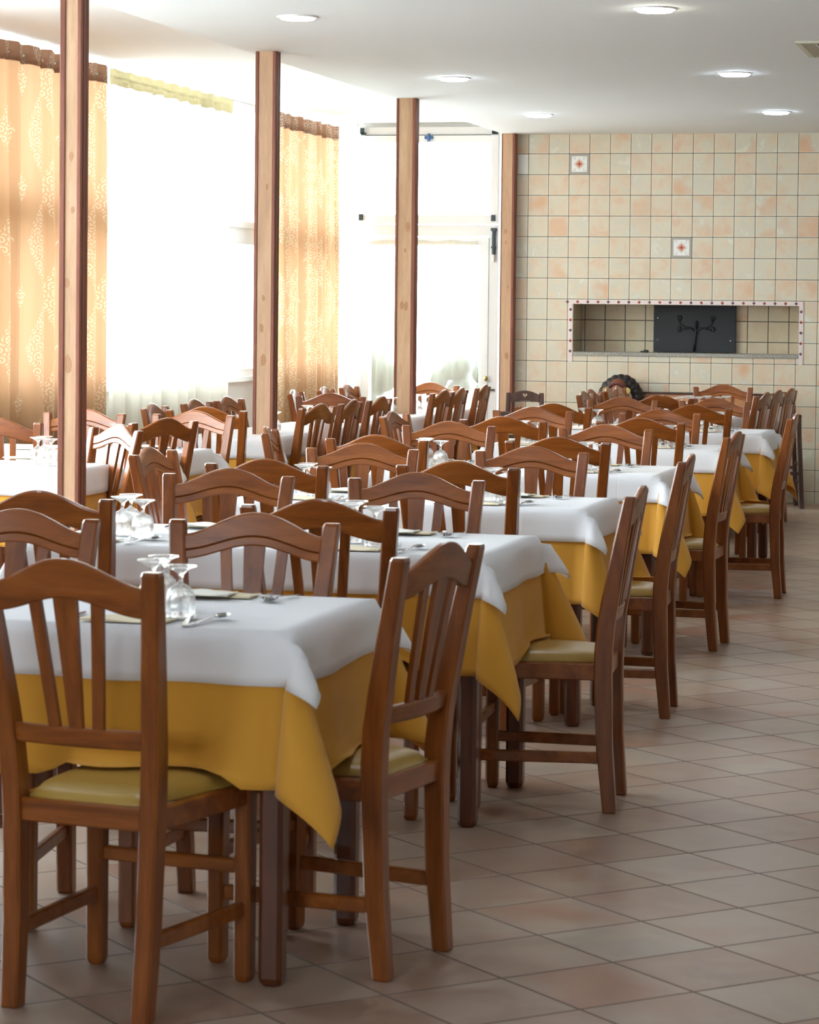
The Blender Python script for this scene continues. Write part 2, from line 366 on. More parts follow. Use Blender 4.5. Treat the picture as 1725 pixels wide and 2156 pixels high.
# window wall: solid near the camera, sill wall under the glazing
b = B(); box(b, -6.3, XW+.02, -2.2, 7.4, 0, ZL); box(b, -6.25, XW+.02, 7.4, YB+.25, 0, .95); struct('wall_left', b, 'plaster')
b = B(); box(b, -6.2, XW+.05, 7.4, YB, .95, .985); struct('trim_1', b, 'frame')
nb = 8; bw = (YB-7.4)/nb
for i in range(nb):
    y0, y1 = 7.4+i*bw, 7.4+(i+1)*bw
    b = B(); x0, x1 = -6.12, -6.05
    box(b, x0, x1, y0, y0+.04, .985, ZL); box(b, x0, x1, y1-.04, y1, .985, ZL)
    for z0, z1 in ((.985, 1.04), (1.97, 2.02), (2.09, 2.14), (2.965, ZL)): box(b, x0, x1, y0+.04, y1-.04, z0, z1)
    box(b, x0+.01, x1-.01, y0+.04, y1-.04, 2.02, 2.09)
    w = struct('window_%d' % (i+1), b, 'frame')
    for z0, z1 in ((1.04, 1.97), (2.14, 2.965)):
        b = B(); box(b, -6.09, -6.084, y0+.04, y1-.04, z0, z1); link_mesh('pane', b, 'pane', w)
# back wall, tiled part with niche opening
NX0, NX1, NZ0, NZ1, ND = -3.965, -2.15, 1.172, 1.557, .43
b = B()
box(b, -4.45, NX0, YB, YB+.3, 0, ZC); box(b, NX1, 4.2, YB, YB+.3, 0, ZC)
box(b, NX0, NX1, YB, YB+.3, 0, NZ0-.03); box(b, NX0, NX1, YB, YB+.3, NZ1, ZC)
struct('wall_back', b, 'wall_tile')
b = B()
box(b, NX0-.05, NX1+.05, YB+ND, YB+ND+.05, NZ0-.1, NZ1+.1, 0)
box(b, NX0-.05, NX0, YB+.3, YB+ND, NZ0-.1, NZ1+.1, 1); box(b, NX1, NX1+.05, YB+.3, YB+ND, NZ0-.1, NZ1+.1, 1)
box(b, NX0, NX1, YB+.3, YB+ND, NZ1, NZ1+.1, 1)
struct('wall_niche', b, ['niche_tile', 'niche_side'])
b = B(); 
for x in (NX0, NX1): box(b, x-.001 if x == NX0 else x-.003, x+.003 if x == NX0 else x+.001, YB+.004, YB+.3, NZ0, NZ1)
struct('trim_2', b, 'niche_side')
b = B(); box(b, NX0+.004, NX1-.004, YB-.012, YB+ND-.002, NZ0-.03, NZ0, bev=.003); struct('trim_3', b, 'granite')
# mosaic border strips with diamonds
def diamonds(b, pts, y, s=.014):
    for k, (x, z) in enumerate(pts):
        mi = 1 if k % 2 else 2
        vs = [b.verts.new(p) for p in ((x-s, y, z), (x, y, z-s), (x+s, y, z), (x, y, z+s))]; c = b.verts.new((x, y-.004, z))
        for i in range(4):
            f = b.faces.new((vs[i], vs[(i+1) % 4], c)); f.material_index = mi
b = B(); box(b, -4.002, -2.12, YB-.007, YB-.0005, NZ1+.003, NZ1+.034)
diamonds(b, [(TX0+TW*2+.0835*k, NZ1+.0185) for k in range(23)], YB-.008); struct('trim_4', b, ['mosaic', 'tile_red', 'tile_violet'])
for n_, x0 in (('trim_5', -4.002), ('trim_6', -2.152)):
    b = B(); box(b, x0, x0+.034, YB-.007, YB-.0005, 1.094, NZ1)
    diamonds(b, [(x0+.017, NZ1-.045-.0835*k) for k in range(5)], YB-.008); struct(n_, b, ['mosaic', 'tile_red', 'tile_violet'])
# two decorative tiles and one odd white tile
def decor(cx, cz, n_):
    y = YB-.001; h = TW/2-.003
    b = B(); box(b, cx-h, cx+h, y-.003, y, cz-h, cz+h, 0); box(b, cx-h*.78, cx+h*.78, y-.005, y-.003, cz-h*.78, cz+h*.78, 1)
    def dia(s, yy, mi, sx=1):
        vs = [b.verts.new(p) for p in ((cx-s*sx, yy, cz), (cx, yy, cz-s), (cx+s*sx, yy, cz), (cx, yy, cz+s))]; f = b.faces.new(vs); f.material_index = mi
    dia(.047, y-.0055, 3); dia(.044, y-.006, 1); dia(.036, y-.0065, 4); 
    # four-pointed star
    c = b.verts.new((cx, y-.009, cz)); ring = []
    for k in range(8):
        rr = .022 if k % 2 == 0 else .008; ring.append(b.verts.new((cx+rr*math.cos(k*PI/4), y-.007, cz+rr*math.sin(k*PI/4))))
    for k in range(8):
        f = b.faces.new((ring[k], ring[(k+1) % 8], c)); f.material_index = 2
    for sx in (-1, 1):
        for sz in (-1, 1):
            pts = [(cx+sx*(.045+.012*math.cos(a)), y-.006, cz+sz*(.045+.012*math.sin(a))) for a in [i*PI/4 for i in range(7)]]
            tube(b, pts, .0014, 5, 3)
    # corner peg marks on the border
    for k in range(9):
        for (x, z) in ((cx-h*.89, cz-h+.01+k*.017), (cx+h*.89, cz-h+.01+k*.017), (cx-h+.01+k*.017, cz-h*.89), (cx-h+.01+k*.017, cz+h*.89)):
            box(b, x-.003, x+.003, y-.004, y-.003, z-.003, z+.003, 3)
    struct(n_, b, ['tile_grey', 'tile_white', 'tile_red', 'tile_plum', 'tile_pink'])
decor(TX0+TW*2.5, TZ0-TW*.5, 'trim_7'); decor(TX0+TW*7.5, TZ0-TW*4.5, 'trim_8')
b = B(); box(b, -4.43, TX0-.004, YB-.003, YB-.0005, TZ0-TW+.004, TZ0-.004); struct('trim_9', b, 'tile_white')
# back wall of the window bay: white wall, awning window, glazed door
b = B(); box(b, -6.06, -5.79, YB, YB+.25, 0, ZL); box(b, -4.57, -4.45, YB, YB+.25, 0, ZL); box(b, -5.79, -4.57, YB+.02, YB+.25, 2.99, ZL); struct('wall_back_bay', b, 'plaster')
b = B(); box(b, -6.0, -5.86, YB-.008, YB, .99, 1.96, bev=.003); box(b, -6.0, -5.86, YB-.008, YB, .25, .93, bev=.003); struct('trim_10', b, 'frame')
DX0, DX1 = -5.775, -4.585
b = B(); y0, y1 = YB-.05, YB+.06
box(b, DX0, DX0+.075, y0, y1, 2.20, 2.985); box(b, DX1-.06, DX1, y0, y1, 2.20, 2.985); box(b, DX0+.075, DX1-.06, y0, y1, 2.20, 2.27); box(b, DX0+.075, DX1-.06, y0, y1, 2.86, 2.915); box(b, DX0+.075, DX1-.06, y0+.02, y1, 2.922, 2.985)
w = struct('window_13', b, 'frame')
b = B(); box(b, DX0+.075, DX1-.06, YB, YB+.006, 2.27, 2.86); link_mesh('pane', b, 'pane', w)
b = B(); box(b, DX0+.075, DX1-.06, y0+.004, y1, 2.9155, 2.9215); link_mesh('gasket', b, 'dark_green', w)
for x, z, s in ((DX0+.03, 2.93, 1), (DX1-.055, 2.93, 1), (DX0+.025, 2.225, 0), (DX1-.055, 2.22, 0)):
    b = B(); box(b, x, x+.035, y0-.012, y0, z, z+.05, bev=.003)
    if s: box(b, x if x > -5 else x+.01, x+.05, y0-.012, y0, z-.01, z+.012)
    link_mesh('corner_bracket', b, 'dark_green', w)
b = B(); box(b, -5.2, -5.13, y0-.02, y0, 2.885, 2.91, bev=.004); box(b, -5.175, -5.155, y0-.03, y0, 2.865, 2.93, bev=.004); link_mesh('latch', b, 'blue', w)
b = B()
box(b, DX0, DX0+.05, y0+.02, y1, 0, 2.19); box(b, DX1-.07, DX1, y0+.02, y1, 0, 2.19); box(b, DX0+.05, DX1-.07, y0+.02, y1, 2.10, 2.19)
box(b, DX0+.055, DX0+.12, y0+.01, y1-.02, .03, 2.09); box(b, DX1-.15, DX1-.075, y0+.01, y1-.02, .03, 2.09); box(b, DX0+.12, DX1-.15, y0+.01, y1-.02, 2.03, 2.09); box(b, DX0+.12, DX1-.15, y0+.01, y1-.02, .62, .70)
box(b, DX0+.12, DX1-.15, y0+.02, y1-.03, .03, .62)
dr = struct('door_1', b, 'frame')
b = B(); box(b, DX0+.12, DX1-.15, YB-.004, YB+.002, .70, 2.03); link_mesh('pane', b, 'pane', dr)
b = B(); box(b, -4.63, -4.605, y0-.012, y0+.02, 1.95, 2.16, bev=.004); box(b, -4.64, -4.595, y0-.016, y0+.02, 2.14, 2.165, bev=.003); box(b, -4.635, -4.60, y0-.016, y0+.02, 2.0, 2.015, bev=.002); link_mesh('door_bolt', b, 'dark_green', dr)
b = B(); box(b, -4.627, -4.608, y0-.016, y0+.01, 1.89, 1.95, bev=.004); link_mesh('bolt_lever', b, 'frame', dr)
b = B(); ellipsoid(b, (-4.665, y0-.02, .945), (.016, .02, .022)); link_mesh('door_knob', b, 'brass', dr)
b = B(); box(b, -4.69, -4.60, y0+.0, y0+.02, .845, .86); link_mesh('lock_rail', b, 'dark_green', dr)

# ------------------------------------------------------------------ outdoors seen through the sheers
b = B(); box(b, -16, 4, 21.6, 40, -.12, -.06); box(b, -20, -6.3, -2, 21.6, -.12, -.06); struct('terrace', b, 'ground')
for i, (x, y, r_) in enumerate(((-6.5, 24.3, .32), (-5.75, 24.6, .2), (-5.35, 24.4, .2))):
    b = B(); rg = random.Random(i)
    for k in range(26):
        a = rg.uniform(0, 2*PI); rr = rg.uniform(0, r_*.7); zz = rg.uniform(.1, .98)
        ellipsoid(b, (x+rr*math.cos(a), y+rr*math.sin(a), zz), (r_*.45, r_*.45, r_*.5), 8)
    o = link_mesh('shrub', b, 'leaf', smooth=True)
    tag(o, ('wide grey-green shrub outside beyond the left of the glazed door', 'narrow grey-green shrub outside, middle of three behind the glazed door', 'narrow grey-green shrub outside, nearest the right jamb of the glazed door')[i], 'shrub')

# ------------------------------------------------------------------ pillars
def pillar(x0, x1, y, d, zt, label, ls=.022, rs=.018):
    p = thing('wooden_pillar', label, 'pillar', ((x0+x1)/2, y+d/2, 0)); cx, cy = (x0+x1)/2, y+d/2
    w = (x1-x0)/2; h = d/2
    b = B(); box(b, -w+ls*.6, w-rs*.6, -h+.006, h-.006, 0, zt); o = link_mesh('panel', b, 'beige_wood', p)
    for sx, lw in ((-1, ls), (1, rs)):
        for sy in (-1, 1):
            b = B(); xa, xb = (-w, -w+lw) if sx < 0 else (w-lw, w); ya, yb = (-h, -h+.022) if sy < 0 else (h-.022, h)
            box(b, xa, xb, ya, yb, 0, zt, bev=.004); link_mesh('corner_moulding', b, 'red_wood', p)
    for sx in (-1, 1):
        b = B(); xa = w-.012 if sx > 0 else -w+.004; box(b, xa, xa+.008, -h+.022, -h+.030, 0, zt); box(b, xa, xa+.008, h-.030, h-.022, 0, zt); link_mesh('groove', b, 'groove', p)
        b = B(); xa = w-.009 if sx > 0 else -w+.001; box(b, xa, xa+.008, -h+.031, h-.031, 0, zt); link_mesh('side_panel', b, 'red_wood', p)
    # scratches and rubbed patches on the front panel
    rg = random.Random(int(y*10))
    for k in range(4):
        z = rg.uniform(.9, 2.3); x = rg.uniform(-.3, .3)*w
        b = B(); s = rg.uniform(.008, .02)
        ring = [(x+s*(1+.5*rg.random())*math.cos(a)*.8, z+s*1.6*math.sin(a)*(1+.5*rg.random())) for a in [i*PI/4 for i in range(8)]]
        loft(b, [[(p[0], yy, p[1]) for p in ring] for yy in (-h+.0065, -h+.0052)]); link_mesh('worn_patch', b, M_['patch'], p)
    return p
M_['patch'] = plain('worn_patch', (168, 126, 92), .7)
pillar(-4.188, -4.090, 10.60, .09, ZC, 'wooden pillar nearest the camera, in front of the golden curtain', .026, .02)
pillar(-4.486, -4.365, 14.30, .09, ZC, 'second wooden pillar, between the white sheer and the far golden curtain', .02, .02)
pillar(-4.511, -4.372, 17.57, .09, ZC, 'third wooden pillar, standing before the glazed back door', .018, .026)
pillar(-4.545, -4.432, 21.12, .10, ZC, 'pale wooden pillar fixed at the left edge of the tiled wall', .008, .022)

# ------------------------------------------------------------------ curtains
def curtain(name, label, mat, head, y0, y1, x, zt, zb, amp, per, seed, hh=.11, taper=0, axis='y', full=1.5):
    rg = random.Random(seed); n = int((y1-y0)/per*10)
    ph = [rg.uniform(-.6, .6) for _ in range(6)]
    def off(s, z):
        k = 2*PI*s/per; lo = min(1, (zt-z)/1.2)
        a = amp*(.55+.45*lo)
        return a*(math.sin(k+ph[0]+.8*math.sin(k*.31+ph[1])+.25*math.sin(z*2.1+s*2))*.8+.35*math.sin(k*2.3+ph[2])*(1-.5*lo)+.3*lo*math.sin(k*.37+ph[3]))
    def build(za, zb_, nz, a_mul, push, flare=0):
        b = B(); uvl = b.loops.layers.uv.new('UVMap'); rows = []; us = []
        for j in range(nz+1):
            z = za+(zb_-za)*j/nz; row = []
            for i in range(n+1):
                s = (y1-y0)*i/n; o = off(s, z)*a_mul+push
                if flare: o += flare*abs(math.sin(2*PI*s/per*1.5))*(j/nz)
                zz = z+(.006*math.sin(s*23+seed) if abs(z-zt) < .001 or z == zb_ else 0)
                yy = y0+s*(1-taper*(zt-z))
                row.append(b.verts.new((x+o, yy, zz) if axis == 'y' else (yy, x-o, zz)))
            rows.append(row)
        for j in range(nz):
            for i in range(n):
                f = b.faces.new((rows[j][i], rows[j][i+1], rows[j+1][i+1], rows[j+1][i])); f.smooth = True
                for l, (ii, jj) in zip(f.loops, ((i, j), (i+1, j), (i+1, j+1), (i, j+1))):
                    l[uvl].uv = ((y1-y0)*ii/n*full+seed*.1, za+(zb_-za)*jj/nz)
        return b
    c = thing(name, label, 'curtain', ((x, (y0+y1)/2, 0) if axis == 'y' else ((y0+y1)/2, x, 0)))
    inv = Matrix.Translation(-c.location)
    o = link_mesh('drape', build(zt-hh*.7, zb, 30, 1, 0), mat, c, smooth=True); o.matrix_parent_inverse = inv
    o = link_mesh('gathered_header', build(zt, zt-hh, 4, .6, .012, .004), head, c, smooth=True); o.matrix_parent_inverse = inv
    b = B(); e = ((x-.01, y0-.03, zt-hh*.55), (x-.01, y1+.03, zt-hh*.55)) if axis == 'y' else ((y0, x+.01, zt-hh*.55), (y1, x+.01, zt-hh*.55))
    tube(b, e, .009, 8); o = link_mesh('rail', b, 'frame', c); o.matrix_parent_inverse = inv
    return c
curtain('damask_curtain', 'golden damask curtain behind the nearest pillar at the left edge', 'damask', 'damask_head', 12.6, 15.72, -5.9, 2.985, .03, .062, .23, 3)
curtain('sheer_curtain', 'wide white sheer curtain in the middle of the window wall', 'sheer', 'sheer_head', 15.82, 18.38, -5.93, 2.985, .03, .035, .24, 5, hh=.10)
curtain('damask_curtain', 'narrow golden damask curtain near the back corner of the room', 'damask', 'damask_head', 19.42, 21.06, -5.9, 2.975, .03, .05, .17, 9)
curtain('door_curtain', 'short white sheer on the glass of the back door', 'door_sheer', 'sheer', -5.64, -4.74, 21.18, 2.06, .66, .006, .07, 11, hh=.05, axis='x')

# ------------------------------------------------------------------ ceiling fittings
def lamp(x, y, mat, label, r=.10):
    l = thing('ceiling_downlight', label, 'ceiling light', (x, y, ZC), group='round recessed ceiling lights')
    b = B(); lathe(b, [(r*.86, 0.001), (r*.86, -.006), (r*1.0, -.007), (r*1.04, -.003), (r*1.04, .001)], 36, close=True); link_mesh('trim_ring', b, 'frame', l, smooth=True)
    b = B(); lathe(b, [(r*.86, -.001), (r*.86, -.011), (r*.8, -.016), (r*.4, -.018), (.001, -.018)], 36); link_mesh('lens', b, mat, l, smooth=True)
lamp(-1.971, 12.567, 'lamp_warm', 'lit round ceiling light nearest the camera, top right')
lamp(-2.021, 15.983, 'lamp_cool', 'lit round ceiling light in the middle of the right-hand row')
lamp(-2.110, 19.028, 'lamp_cool', 'lit round ceiling light at the far end of the right-hand row')
lamp(-3.752, 12.648, 'lamp_off', 'dim round ceiling light nearest the camera, left-hand row')
lamp(-3.767, 16.091, 'lamp_cool', 'round ceiling light in the middle of the left-hand row')
lamp(-3.840, 19.125, 'lamp_cool', 'lit round ceiling light at the far end of the left-hand row')
for k, (x, y) in enumerate(((-1.95, 9.15), (-3.72, 9.15), (-1.95, 5.7), (-3.72, 5.7))):  # extra lamps added out of view to brighten the near tables
    lamp(x, y, 'lamp_cool', 'added unseen ceiling light, camera end of the room, %s' % ('over the third aisle table', 'left of the third aisle table', 'over the nearest table', 'left of the nearest table')[k])
v = thing('ceiling_vent', 'square cream air vent in the ceiling at the right edge', 'vent', (-1.08, 14.56, ZC))
b = B(); h = .40; secs = []
for a, z in ((h, .0), (h, -.012), (h-.03, -.014), (h-.09, .0), (h-.09, .05)): secs.append([(-a, -a, z), (a, -a, z), (a, a, z), (-a, a, z)])
loft(b, secs, cap=False); link_mesh('vent_frame', b, 'vent', v)
for k in range(3):
    b = B(); a = h-.10-k*.08; secs = []
    for aa, z in ((a, .04), (a-.05, -.004), (a-.055, -.002), (a-.01, .045)): secs.append([(-aa, -aa, z), (aa, -aa, z), (aa, aa, z), (-aa, aa, z)])
    loft(b, secs, cap=False); link_mesh('louvre', b, 'vent' if k else 'vent', v)
b = B(); box(b, -.3, .3, -.3, .3, -.0005, -.0001+.004); link_mesh('vent_backing', b, 'vent_dark', v)

# ------------------------------------------------------------------ the slat-back chair
def rake(z):
    P = ((0, 0), (.19, .017), (.44, .025), (.55, .018), (.66, 0), (.8, -.025), (.945, -.053), (1.1, -.085))
    for (a, u), (b_, v_) in zip(P, P[1:]):
        if z <= b_: return u+(v_-u)*(z-a)/(b_-a)
    return P[-1][1]
def px(z): 
    P = ((0, .157), (.44, .165), (.6, .174), (.945, .202), (1.1, .21))
    for (a, u), (b_, v_) in zip(P, P[1:]):
        if z <= b_: return u+(v_-u)*(z-a)/(b_-a)
    return P[-1][1]
def dep(z): 
    P = ((0, .040), (.2, .048), (.45, .054), (.65, .050), (.8, .042), (.945, .034), (1.1, .034))
    for (a, u), (b_, v_) in zip(P, P[1:]):
        if z <= b_: return u+(v_-u)*(z-a)/(b_-a)
    return .034
def make_chair():
    t = thing('slat_back_chair', 'x', 'chair')
    for s in (-1, 1):
        b = B(); zs = [0, .004, .1, .19, .3, .4, .48, .56, .64, .72, .8, .88, .937, .945]; secs = []
        for i, z in enumerate(zs):
            k = .88 if i in (0, len(zs)-1) else 1
            secs.append(sec8(s*px(z), rake(z), z, .042*k, dep(z)*k, .005))
        loft(b, secs); link_mesh('rear_leg', b, 'wood', t)
    for s in (-1, 1):
        b = B(); loft(b, [sec8(s*.187, .405, z, w, w, .006) for z, w in ((0, .028), (.006, .036), (.015, .040), (.2, .041), (.396, .042), (.44, .042))]); link_mesh('front_leg', b, 'wood', t)
    # crest rail
    b = B(); N = 28; th = .022; secs = []
    for i in range(N+1):
        u = -1+2*i/N; x = u*.188
        top = .910+.057*(.5+.5*math.cos(PI*min(1, abs(u)/.95)))**.78; bot = .846+.037*(.5+.5*math.cos(PI*abs(u)))
        def Y(z, o): return rake(z)-.016*(1-u*u)+o
        g = bot+.024
        pts = [(bot, -th/2+.003), (bot+.004, -th/2), (top-.006, -th/2), (top-.001, -th/2+.004), (top, 0), (top-.001, th/2-.004), (top-.006, th/2),
               (g+.003, th/2), (g, th/2-.006), (g-.003, th/2-.001), (bot+.004, th/2-.001), (bot, th/2-.004)]
        secs.append([(x, Y(z, o), z) for z, o in pts])
    loft(b, secs); link_mesh('crest_rail', b, 'wood_x', t)
    # slats
    for xt, xb, wt, wb in ((0, 0, .056, .031), (-.076, -.052, .028, .026), (.076, .052, .028, .026)):
        b = B(); secs = []
        for k in range(9):
            z = .600+(.893-.600)*k/8; f = k/8; x = xb+(xt-xb)*f; w = wb+(wt-wb)*f
            y = rake(z)-.016*(1-(x/.188)**2)
            secs.append([(x+a*w/2*(.85 if abs(o) > .004 and False else 1), y+o, z) for a, o in ((-1, -.006), (1, -.006), (1, .006), (-1, .006))])
        loft(b, secs); link_mesh('slat', b, 'wood', t)
    b = B(); secs = []
    for i in range(13):
        u = -1+2*i/12; x = u*.158; o = -.016*(1-u*u)
        secs.append([(x, rake(z)+o+q, z) for z, q in ((.566, -.009), (.57, -.012), (.602, -.012), (.606, -.008), (.606, .008), (.602, .012), (.57, .012), (.566, .009))])
    loft(b, secs); link_mesh('lower_back_rail', b, 'wood_x', t)
    b = B()
    for s in (-1, 1): bar(b, (s*.168, .045, .420), (s*.190, .39, .420), .022, .05)
    bar(b, (-.150, .022, .420), (.150, .022, .420), .024, .05); bar(b, (-.172, .409, .420), (.172, .409, .420), .024, .05)
    link_mesh('seat_frame', b, 'wood_x', t)
    # cushion
    b = B(); n = 14; rows = []
    for j in range(n+1):
        v_ = -1+2*j/n; row = []
        for i in range(n+1):
            u = -1+2*i/n
            # rounded corners
            uu, vv = u, v_
            y = .228+.205*vv; hw = .146+(.208-.146)*(vv+1)/2
            k = max(abs(u), abs(v_)); r_ = 1-.05*max(0, (abs(u)+abs(v_)-1.55))/.45
            crown = (1-abs(u)**5)**.5*(1-abs(v_)**5)**.5 if k < 1 else 0
            row.append(b.verts.new((hw*uu*r_, .228+(y-.228)*r_, .449+.030*crown)))
        rows.append(row)
    for j in range(n):
        for i in range(n): b.faces.new((rows[j][i], rows[j][i+1], rows[j+1][i+1], rows[j+1][i]))
    ring = [rows[0][i] for i in range(n+1)]+[rows[j][n] for j in range(1, n+1)]+[rows[n][i] for i in range(n-1, -1, -1)]+[rows[j][0] for j in range(n-1, 0, -1)]
    low = [b.verts.new((v.co.x*.985, v.co.y, .443)) for v in ring]
    for i in range(len(ring)):
        j = (i+1) % len(ring); b.faces.new((ring[i], low[i], low[j], ring[j]))
    b.faces.new(low)
    link_mesh('seat_cushion', b, 'vinyl', t, smooth=True)
    for s in (-1, 1):
        b = B(); bar(b, (s*.160, .02, .163), (s*.186, .39, .163), .02, .034); link_mesh('side_stretcher', b, 'wood_x', t)
    b = B(); bar(b, (-.172, .405, .255), (.172, .405, .255), .02, .032); link_mesh('front_stretcher', b, 'wood_x', t)
    return t
ORD = ['first', 'second', 'third', 'fourth', 'fifth', 'sixth', 'seventh']
CH = []   # key, x, y, rz, label
def A(i, side, x, y, rz, extra=''):
    tb = '%s aisle table' % ORD[i-1]
    lab = {'nR': 'slat-back wooden chair at near side, right seat, of the ' + tb,
           'nL': 'slat-back wooden chair at near side, left seat, of the ' + tb,
           'fR': 'slat-back wooden chair at far side, right seat, of the ' + tb,
           'fL': 'slat-back wooden chair at far side, left seat, of the ' + tb,
           'e': 'wooden chair with yellow seat at the aisle end of the ' + tb,
           'l': 'wooden chair turned sideways at the window end of the ' + tb}[side]
    CH.append((x, y, rz, lab, 'chairs at the aisle tables'))
for a in ((1,'nR',-2.014,5.228,-9.4),(1,'nL',-2.66,5.20,3),(1,'fR',-2.022,6.429,190.9-8),(1,'fL',-2.626,6.32,184),
          (2,'nL',-2.843,7.131,-2),(2,'nR',-2.022,7.107,4.4),(2,'fL',-2.673,8.22,180.7),(2,'fR',-2.048,8.25,184.6),
          (3,'nL',-2.733,8.933,1.3),(3,'nR',-2.086,9.10,-2.4),(3,'fL',-2.70,10.01,186.3),(3,'fR',-2.042,10.08,185),
          (4,'nL',-2.847,10.871,.1),(4,'nR',-2.111,11.028,5.4),(4,'fL',-2.87,12.22,188.9),(4,'fR',-2.132,12.26,184.8),
          (5,'nL',-2.782,13.09,3.9),(5,'nR',-2.114,13.238,3.8),(5,'fL',-2.895,14.33,185.1),(5,'fR',-2.195,14.36,188.6),
          (6,'nL',-2.918,15.08,5.8),(6,'nR',-2.145,15.32,6.1),(6,'fL',-2.745,16.42,189.1),(6,'fR',-2.183,16.50,186.8),
          (1,'e',-1.44,5.849,78.6),(2,'e',-1.338,7.966,93.7),(3,'e',-1.458,9.862,93.4),(4,'e',-1.534,11.879,88),(5,'e',-1.511,14.169,92),
          (3,'l',-3.30,9.45,-91),(4,'l',-3.42,11.34,-79),(5,'l',-3.37,13.36,-93)): A(*a)
def C(x, y, rz, lab, g): CH.append((x, y, rz, lab, g))
g7 = 'chairs at the last table by the tiled wall'
C(-2.607, 17.029, 9.5, 'slat-back chair at the near end of the last table by the tiled wall', g7)
C(-2.553, 19.759, 186, 'slat-back chair at the far end of the last table, facing the room', g7)
for k, (x, y, rz) in enumerate(((-2.10, 18.025, 82), (-2.08, 18.60, 82), (-2.05, 19.12, 84))):
    C(x, y, rz, '%s of three side-on chairs on the right of the last table by tiled wall' % ('nearest', 'middle', 'farthest')[k], g7)
for k, (x, y, rz) in enumerate(((-3.12, 17.50, -93), (-3.16, 17.98, -95), (-3.12, 18.46, -90), (-3.14, 18.98, -88))):
    C(x, y, rz, '%s of four chairs below the carved head, left of the last table' % ('nearest', 'second nearest', 'second farthest', 'farthest')[k], g7)
gL = 'chairs in the window-side row'
C(-4.19, 11.188, 140, 'wooden chair turned towards the camera beside the nearest pillar', gL)
C(-4.905, 11.72, 0, 'slat-back chair at left edge, its back towards camera, near second window-side table', gL)
C(-4.93, 12.80, 180, 'chair facing camera half hidden by nearest pillar, before the golden curtain', gL)
C(-4.255, 12.04, 64, 'slat-back chair at the right end of the second window-side table', gL)
C(-4.366, 12.86, 176.9, 'light slat-back chair facing camera at far side of second window-side table', gL)
gM = 'chairs at the long tables between the pillars'
for k, (x, y, rz) in enumerate(((-4.15, 14.286, 81), (-4.17, 15.039, 90), (-4.18, 15.74, 87))):
    C(x, y, rz, '%s of three chairs lined up right of the second pillar, backs to the aisle' % ('nearest', 'middle', 'farthest')[k], gM)
for k, (x, y, rz) in enumerate(((-4.15, 17.263, 86), (-4.16, 17.81, 90), (-4.19, 18.69, 91))):
    C(x, y, rz, '%s of three chairs lined up right of the third pillar, backs to the aisle' % ('nearest', 'middle', 'farthest')[k], gM)
for k, (x, y, rz) in enumerate(((-4.84, 13.823, -87), (-4.87, 14.62, -93), (-4.86, 15.19, -93))):
    C(x, y, rz, '%s of three chairs standing before the white sheer, left of second pillar' % ('leftmost', 'middle', 'rightmost')[k], gM)
for k, (x, y, rz) in enumerate(((-4.89, 16.70, -84), (-4.91, 17.489, -87), (-4.94, 18.188, -90))):
    C(x, y, rz, '%s of three chairs standing before the far golden curtain, by the window' % ('leftmost', 'middle', 'rightmost')[k], gM)
C(-4.501, 13.572, 4.4, 'slat-back chair at the near end of the long table left of second pillar', gM)
C(-4.56, 16.194, 12, 'slat-back chair at the near end of the long table before far golden curtain', gM)
C(-4.607, 18.96, 180, 'chair at the far end of the long table, right of the third pillar', gM)
proto = make_chair()
for i, (x, y, rz, lab, g) in enumerate(CH):
    if i == 0:
        proto.location = (x, y, 0); proto.rotation_euler = (0, 0, R(rz)); tag(proto, lab, None, g)
    else: dup(proto, (x, y, 0), R(rz), lab, g)

